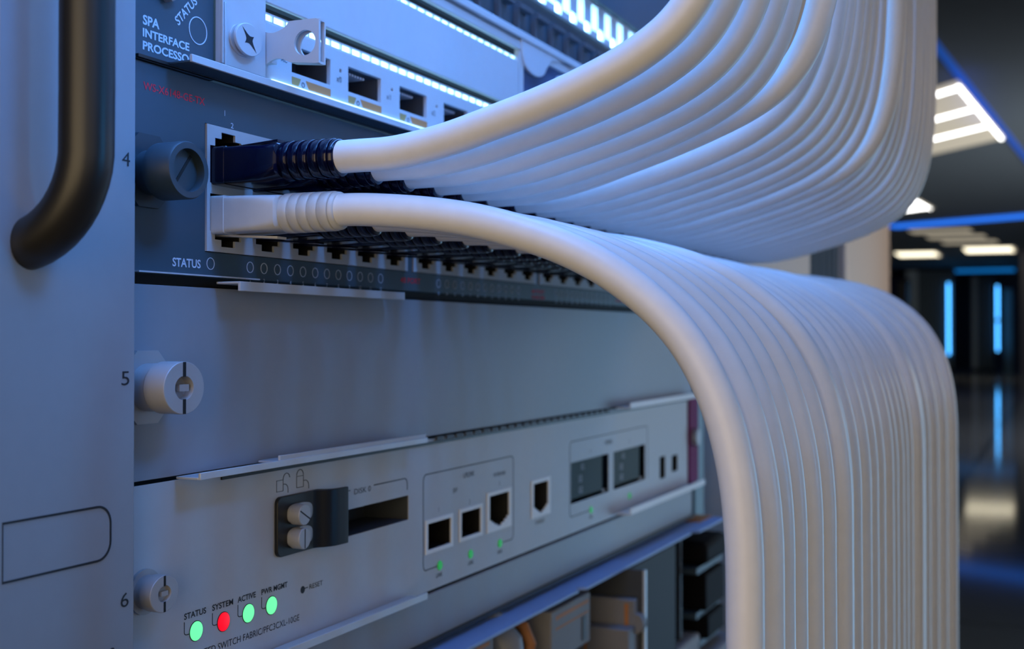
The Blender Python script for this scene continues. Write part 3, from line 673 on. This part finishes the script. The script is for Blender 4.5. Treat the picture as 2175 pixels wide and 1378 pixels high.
UP = [(-26, 36.4), (-32, 36.4), (-41, 36.5), (-52.5, 38.3), (-62.6, 40.9), (-72.3, 43.6), (-81.7, 46.8), (-90.8, 50.8), (-97.9, 55.6), (-102.6, 61.5), (-106.3, 71), (-108.6, 84), (-109.7, 100), (-110, 125), (-110, 180), (-110, 300)]
LO = [(-26, 25.7), (-32, 25.6), (-36.7, 25.3), (-47.3, 24.2), (-57.6, 22.5), (-67.5, 19.9), (-77.1, 16.5), (-86.3, 11.7), (-95.2, 4.8), (-101.2, -2.3), (-106.0, -11.8), (-108.9, -22.4), (-110.3, -34), (-110.6, -54), (-110.6, -120), (-110.6, -260)]
UPS = smooth(UP); LOS = smooth(LO)
NAV, WHT = M['navy'], M['white']
protos = {}
def plug(parent, x, up, m):
    key = (up, m.name)
    if key in protos:
        for src in protos[key]:
            c = src.copy(); C.objects.link(c); c.parent = parent
        return
    zc = 36.2 if up else 25.5; zb = 35.6 if up else 25.4; sg = 1 if up else -1
    hz = 4.0
    b = MB(); b.loft([(5, x, zb, 5.75, hz, 14), (-3.4, x, zb, 5.75, hz, 14), (-3.5, x, zb, 5.6, hz - .12, 12), (-8, x, zb, 5.55, hz - .2, 10), (-12, x, zb, 5.4, hz - .25, 7), (-15.2, x, zc, 4.9, 3.7, 4), (-15.6, x, zc, 4.4, 3.7, 3)], 40)
    o1 = b.build('connector', m, parent)
    sec = [(-15.3, x, zc, 3.75, 3.75, 2.0)]; y = -15.6
    for k in range(5):
        r = 4.15 - .02 * k; sec += [(y, x, zc, r - .1, r - .1, 2), (y - .12, x, zc, r, r, 2), (y - 1.95, x, zc, r, r, 2), (y - 2.07, x, zc, r - .1, r - .1, 2), (y - 2.1, x, zc, r - .45, r - .45, 2), (y - 2.35, x, zc, r - .45, r - .45, 2)]; y -= 2.4
    sec += [(y, x, zc, 3.95, 3.95, 2), (y - .7, x, zc, 3.85, 3.85, 2), (y - .95, x, zc, 3.6, 3.6, 2)]
    b = MB(); b.loft(sec, 36); o2 = b.build('strain_relief_boot', m, parent, sharp=50)
    b = MB(); b.prism([(3, zb + sg * hz), (-1.0, zb + sg * (hz + .25)), (-14, zb + sg * (hz + 1.15)), (-14, zb + sg * (hz + .65)), (-1.0, zb + sg * hz * .98)], x - 1.6, x + 1.6, 'x'); o3 = b.build('latch', m, parent)
    protos[key] = (o1, o2, o3)
ORD = ['first', 'second', 'third', 'fourth', 'fifth', 'sixth', 'seventh', 'eighth', 'ninth', 'tenth', 'eleventh', 'twelfth', 'thirteenth', 'fourteenth', 'fifteenth', 'sixteenth', 'seventeenth', 'eighteenth', 'nineteenth', 'twentieth', 'twenty-first', 'twenty-second', 'twenty-third', 'twenty-fourth']
rnd = random.Random(3)
for up in (True, False):
    for i, X in enumerate(COLS):
        base = (X, 0, 36.2 if up else 25.5)
        white = (not up and i == 0)
        if up: lb = 'white network cable with dark blue plug rising from the %s port of the upper row' % ORD[i]
        elif white: lb = 'white network cable with the only white plug, first port of the lower row'
        else: lb = 'white network cable with dark blue plug drooping from the %s port of the lower row' % ORD[i]
        c = thing('network_cable', base, lb, 'cable', 'upper row of network cables' if up else 'lower row of network cables')
        dy = rnd.uniform(-.6, .6); dx = rnd.uniform(-.5, .5); dz = rnd.uniform(-.4, .4)
        if i == 0: dy = dx = dz = 0
        if up and i == 5: dy, dx, dz = -5.0, -3.0, 3.4
        if up and i == 13: dy, dx, dz = -4.0, -2.0, 2.0
        if (not up) and i == 6: dy, dx, dz = -1.8, -2.0, 1.0
        if (not up) and i == 17: dy, dx, dz = -2.0, -1.0, 1.0
        if (not up) and i == 23: dy, dx, dz = -6.8, 0, 3.6
        if (not up) and i == 22: dy, dx, dz = -4.0, 0, 2.2
        if (not up) and i == 21: dy, dx, dz = -1.8, 0, 1.0
        pts = []
        for q in (UPS if up else LOS):
            u = min(1, max(0, (-q.x - 30) / 60)); u = u * u * (3 - 2 * u)
            pts.append((X + dx * u, q.x + dy * u, q.y + dz * u * max(0, 1 - abs(q.y) / 150)))
        MB().tube(pts, 3.32, 28 if i < 8 else 18).build('sheath', M['cable'], c, sharp=80)
        plug(c, X, up, WHT if white else NAV)
